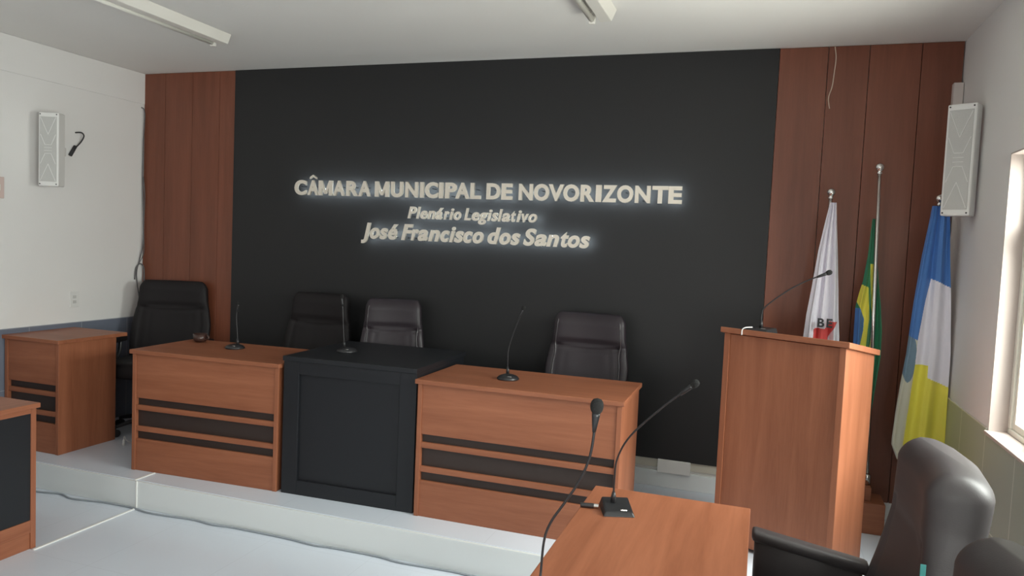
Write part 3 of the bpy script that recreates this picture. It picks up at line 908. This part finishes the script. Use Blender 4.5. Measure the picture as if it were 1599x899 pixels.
speaker('white column loudspeaker high on the right wall, above the blue and yellow flag', (5.548, -0.505, 1.728), (0.87, -0.5), 0.075, 1)
speaker('white column loudspeaker high on the left wall', (0.105, -1.0, 1.745), (0.92, 0.38), 0.075, -1)

# ---------------------------------------------------------------- ceiling lamps
def lamp(label, xc, y1, L):
    t = thing('fluorescent_batten', label, 'ceiling lamp', (xc - 0.03, y1, H), 0, 'unlit fluorescent ceiling lamps')
    b = BM(); hexa(b, [(-0.015, -L, -0.058), (0.045, -L, -0.058), (0.045, 0, -0.058), (-0.015, 0, -0.058), (-0.025, -L, -0.001), (0.070, -L, -0.001), (0.070, 0, -0.001), (-0.025, 0, -0.001)], 0.003)
    box(b, -0.085, -0.022, -L, 0, -0.014, -0.001, 0.002)
    obj('lamp_housing', b, HOUSE, t)
    b = BM(); lathe(b, [(0.0155, -L + 0.03), (0.0155, -0.03)], (-0.052, 0, -0.050), (0, 1, 0), 14); obj('fluorescent_tube', b, TUBE, t, smooth=True)
    for y in (-L + 0.02, -0.02):
        b = BM(); box(b, -0.069, -0.035, y - 0.010, y + 0.010, -0.072, -0.012, 0.004); obj('lamp_holder', b, HOUSE, t)
    return t
lamp('long unlit fluorescent ceiling lamp at the upper left', 1.50, -0.86, 1.25)
lamp('unlit fluorescent ceiling lamp cut off by the top edge, middle of the ceiling', 3.91, -0.89, 1.25)

# ---------------------------------------------------------------- small things
t = thing('wall_socket', 'small white wall socket low on the left wall', 'socket', (0.001, -0.632, 0.952), 0)
b = BM(); box(b, 0, 0.007, -0.036, 0.036, -0.057, 0.057, 0.003); obj('socket_plate', b, WHITEP, t)
for z in (-0.018, 0.018):
    b = BM(); box(b, 0.007, 0.0085, -0.014, 0.014, z - 0.011, z + 0.011, 0.0005); obj('socket_outlet', b, GRILLE, t)
t = thing('switch_plate', 'small pinkish switch plate on the left wall at the left edge', 'switch', (0.001, -1.20, 1.715), 0)
b = BM(); box(b, 0, 0.008, -0.04, 0.04, -0.07, 0.07, 0.003); obj('switch_cover', b, mat('faded_pink_plastic', (0.66, 0.52, 0.48), 0.5), t)
b = BM(); box(b, 0.008, 0.011, -0.012, 0.012, -0.02, 0.02, 0.001); obj('switch_rocker', b, WHITEP, t)

CABLE = mat('black_cable', (0.03, 0.03, 0.032), 0.5); GREYC = mat('grey_cable', (0.30, 0.33, 0.36), 0.5); BEIGEC = mat('beige_cable', (0.62, 0.50, 0.40), 0.5)
t = thing('cable_stub', 'dark looped cable stub with a plug on the left wall beside the loudspeaker', 'cable', (0.0, -0.625, 2.10), 0)
b = BM(); tube(b, [(0.002, -0.008, 0.053), (0.03, 0.018, 0.057), (0.03, 0.040, 0.037), (0.022, 0.029, -0.001), (0.016, -0.002, -0.042), (0.014, -0.02, -0.055)], 0.005, 8); obj('cable_loop', b, CABLE, t, smooth=True)
b = BM(); tube(b, [(0.014, -0.015, -0.045), (0.012, -0.055, -0.115)], 0.013, 10, curve=False); obj('cable_plug_end', b, CABLE, t, smooth=True)
b = BM()
tube(b, [(0.012, -0.05, 2.44), (0.02, -0.025, 2.40), (0.016, -0.03, 2.16), (0.014, -0.03, 1.88), (0.022, -0.028, 1.62), (0.022, -0.028, 1.37), (0.014, -0.05, 1.24), (0.012, -0.075, 1.15), (0.012, -0.07, 1.05), (0.020, -0.04, 0.86)], 0.0045, 8)
tube(b, [(0.020, -0.03, 1.90), (0.030, -0.024, 1.75), (0.026, -0.026, 1.50), (0.03, -0.026, 1.30), (0.016, -0.05, 1.22), (0.014, -0.07, 1.19), (0.014, -0.08, 1.13)], 0.003, 8)
tube(b, [(0.012, -0.095, 1.08), (0.014, -0.085, 1.17), (0.018, -0.05, 1.205), (0.03, -0.024, 1.17), (0.034, -0.022, 1.02)], 0.005, 8)
tag(obj('corner_cable', b, mat('dark_grey_cable', (0.12, 0.12, 0.125), 0.5), smooth=True), 'grey cables running down the left corner to a loop above the corner chair', 'cable')
b = BM(); tube(b, [(5.046, -0.02, 2.707), (5.056, -0.022, 2.64), (5.052, -0.022, 2.56), (5.046, -0.02, 2.48), (5.031, -0.022, 2.42), (5.034, -0.021, 2.38), (5.040, -0.02, 2.352)], 0.0028, 8)
tag(obj('hanging_wire', b, BEIGEC, smooth=True), 'thin pale wire hanging from the ceiling before the right wood panelling', 'wire')
b = BM(); box(b, 5.655, 5.704, -0.062, -0.013, 2.20, 2.475, 0.004)
tag(obj('cable_trunking', b, mat('pale_trunking', (0.66, 0.60, 0.57), 0.5)), 'short pale trunking in the right corner above the loudspeaker', 'trunking')
cz = FZ + 0.006
cp = [(0.10, -1.36), (0.549, -1.375), (0.737, -1.345), (0.863, -1.375), (1.071, -1.343), (1.284, -1.338), (1.459, -1.36), (1.731, -1.337), (1.879, -1.35), (1.992, -1.336), (2.148, -1.334), (2.369, -1.336), (2.551, -1.352), (2.652, -1.340), (2.918, -1.335), (3.067, -1.352), (3.329, -1.338), (3.471, -1.343), (3.9, -1.36), (4.4, -1.345), (4.9, -1.37)]
b = BM(); tube(b, [(x, y, cz) for x, y in cp], 0.0055, 8)
tag(obj('floor_cable', b, GREYC, smooth=True), 'long grey cable lying along the foot of the platform step', 'cable')
t = thing('cable_duct', 'thin white cable duct crossing the floor and climbing the step at the left desk', 'cable duct', (1.30, -1.32, FZ), 0)
for (x0, x1, y0, y1, za, zb) in ((0.010, 0.022, -0.66, -0.008, 0.0, 0.007), (0.002, 0.014, -0.006, 0.001, 0.0, 0.163), (-0.012, 0.0, 0.0, 0.15, 0.1635, 0.170)):
    b = BM(); box(b, x0, x1, y0, y1, za, zb, 0.001); obj('duct_length', b, WHITEP, t)
b = BM(); box(b, 0.505, 0.512, -0.745, -0.738, 0.0, 0.07, 0.001)
t = thing('floor_plug', 'small white plug standing on the floor between the two left desks', 'plug', (0.66, -0.80, 0.0), 0)
b.free(); b = BM(); lathe(b, [(0.008, 0), (0.010, 0.008), (0.008, 0.035), (0.004, 0.042)], n=12); obj('plug_body', b, WHITEP, t, smooth=True)
b = BM(); tube(b, [(0, 0, 0.04), (0.0, 0.005, 0.062), (0.004, 0.02, 0.03), (0.01, 0.06, 0.003)], 0.0025, 6); obj('plug_lead', b, WHITEP, t, smooth=True)
# lectern microphone lead
b = BM(); tube(b, [(4.700, -0.800, 1.131), (4.672, -0.827, 1.130), (4.655, -0.828, 1.119), (4.653, -0.826, 1.09)], 0.003, 8)
tag(obj('microphone_lead', b, WHITEP, smooth=True), 'short pale lead hanging over the front edge of the lectern from its microphone', 'cable')
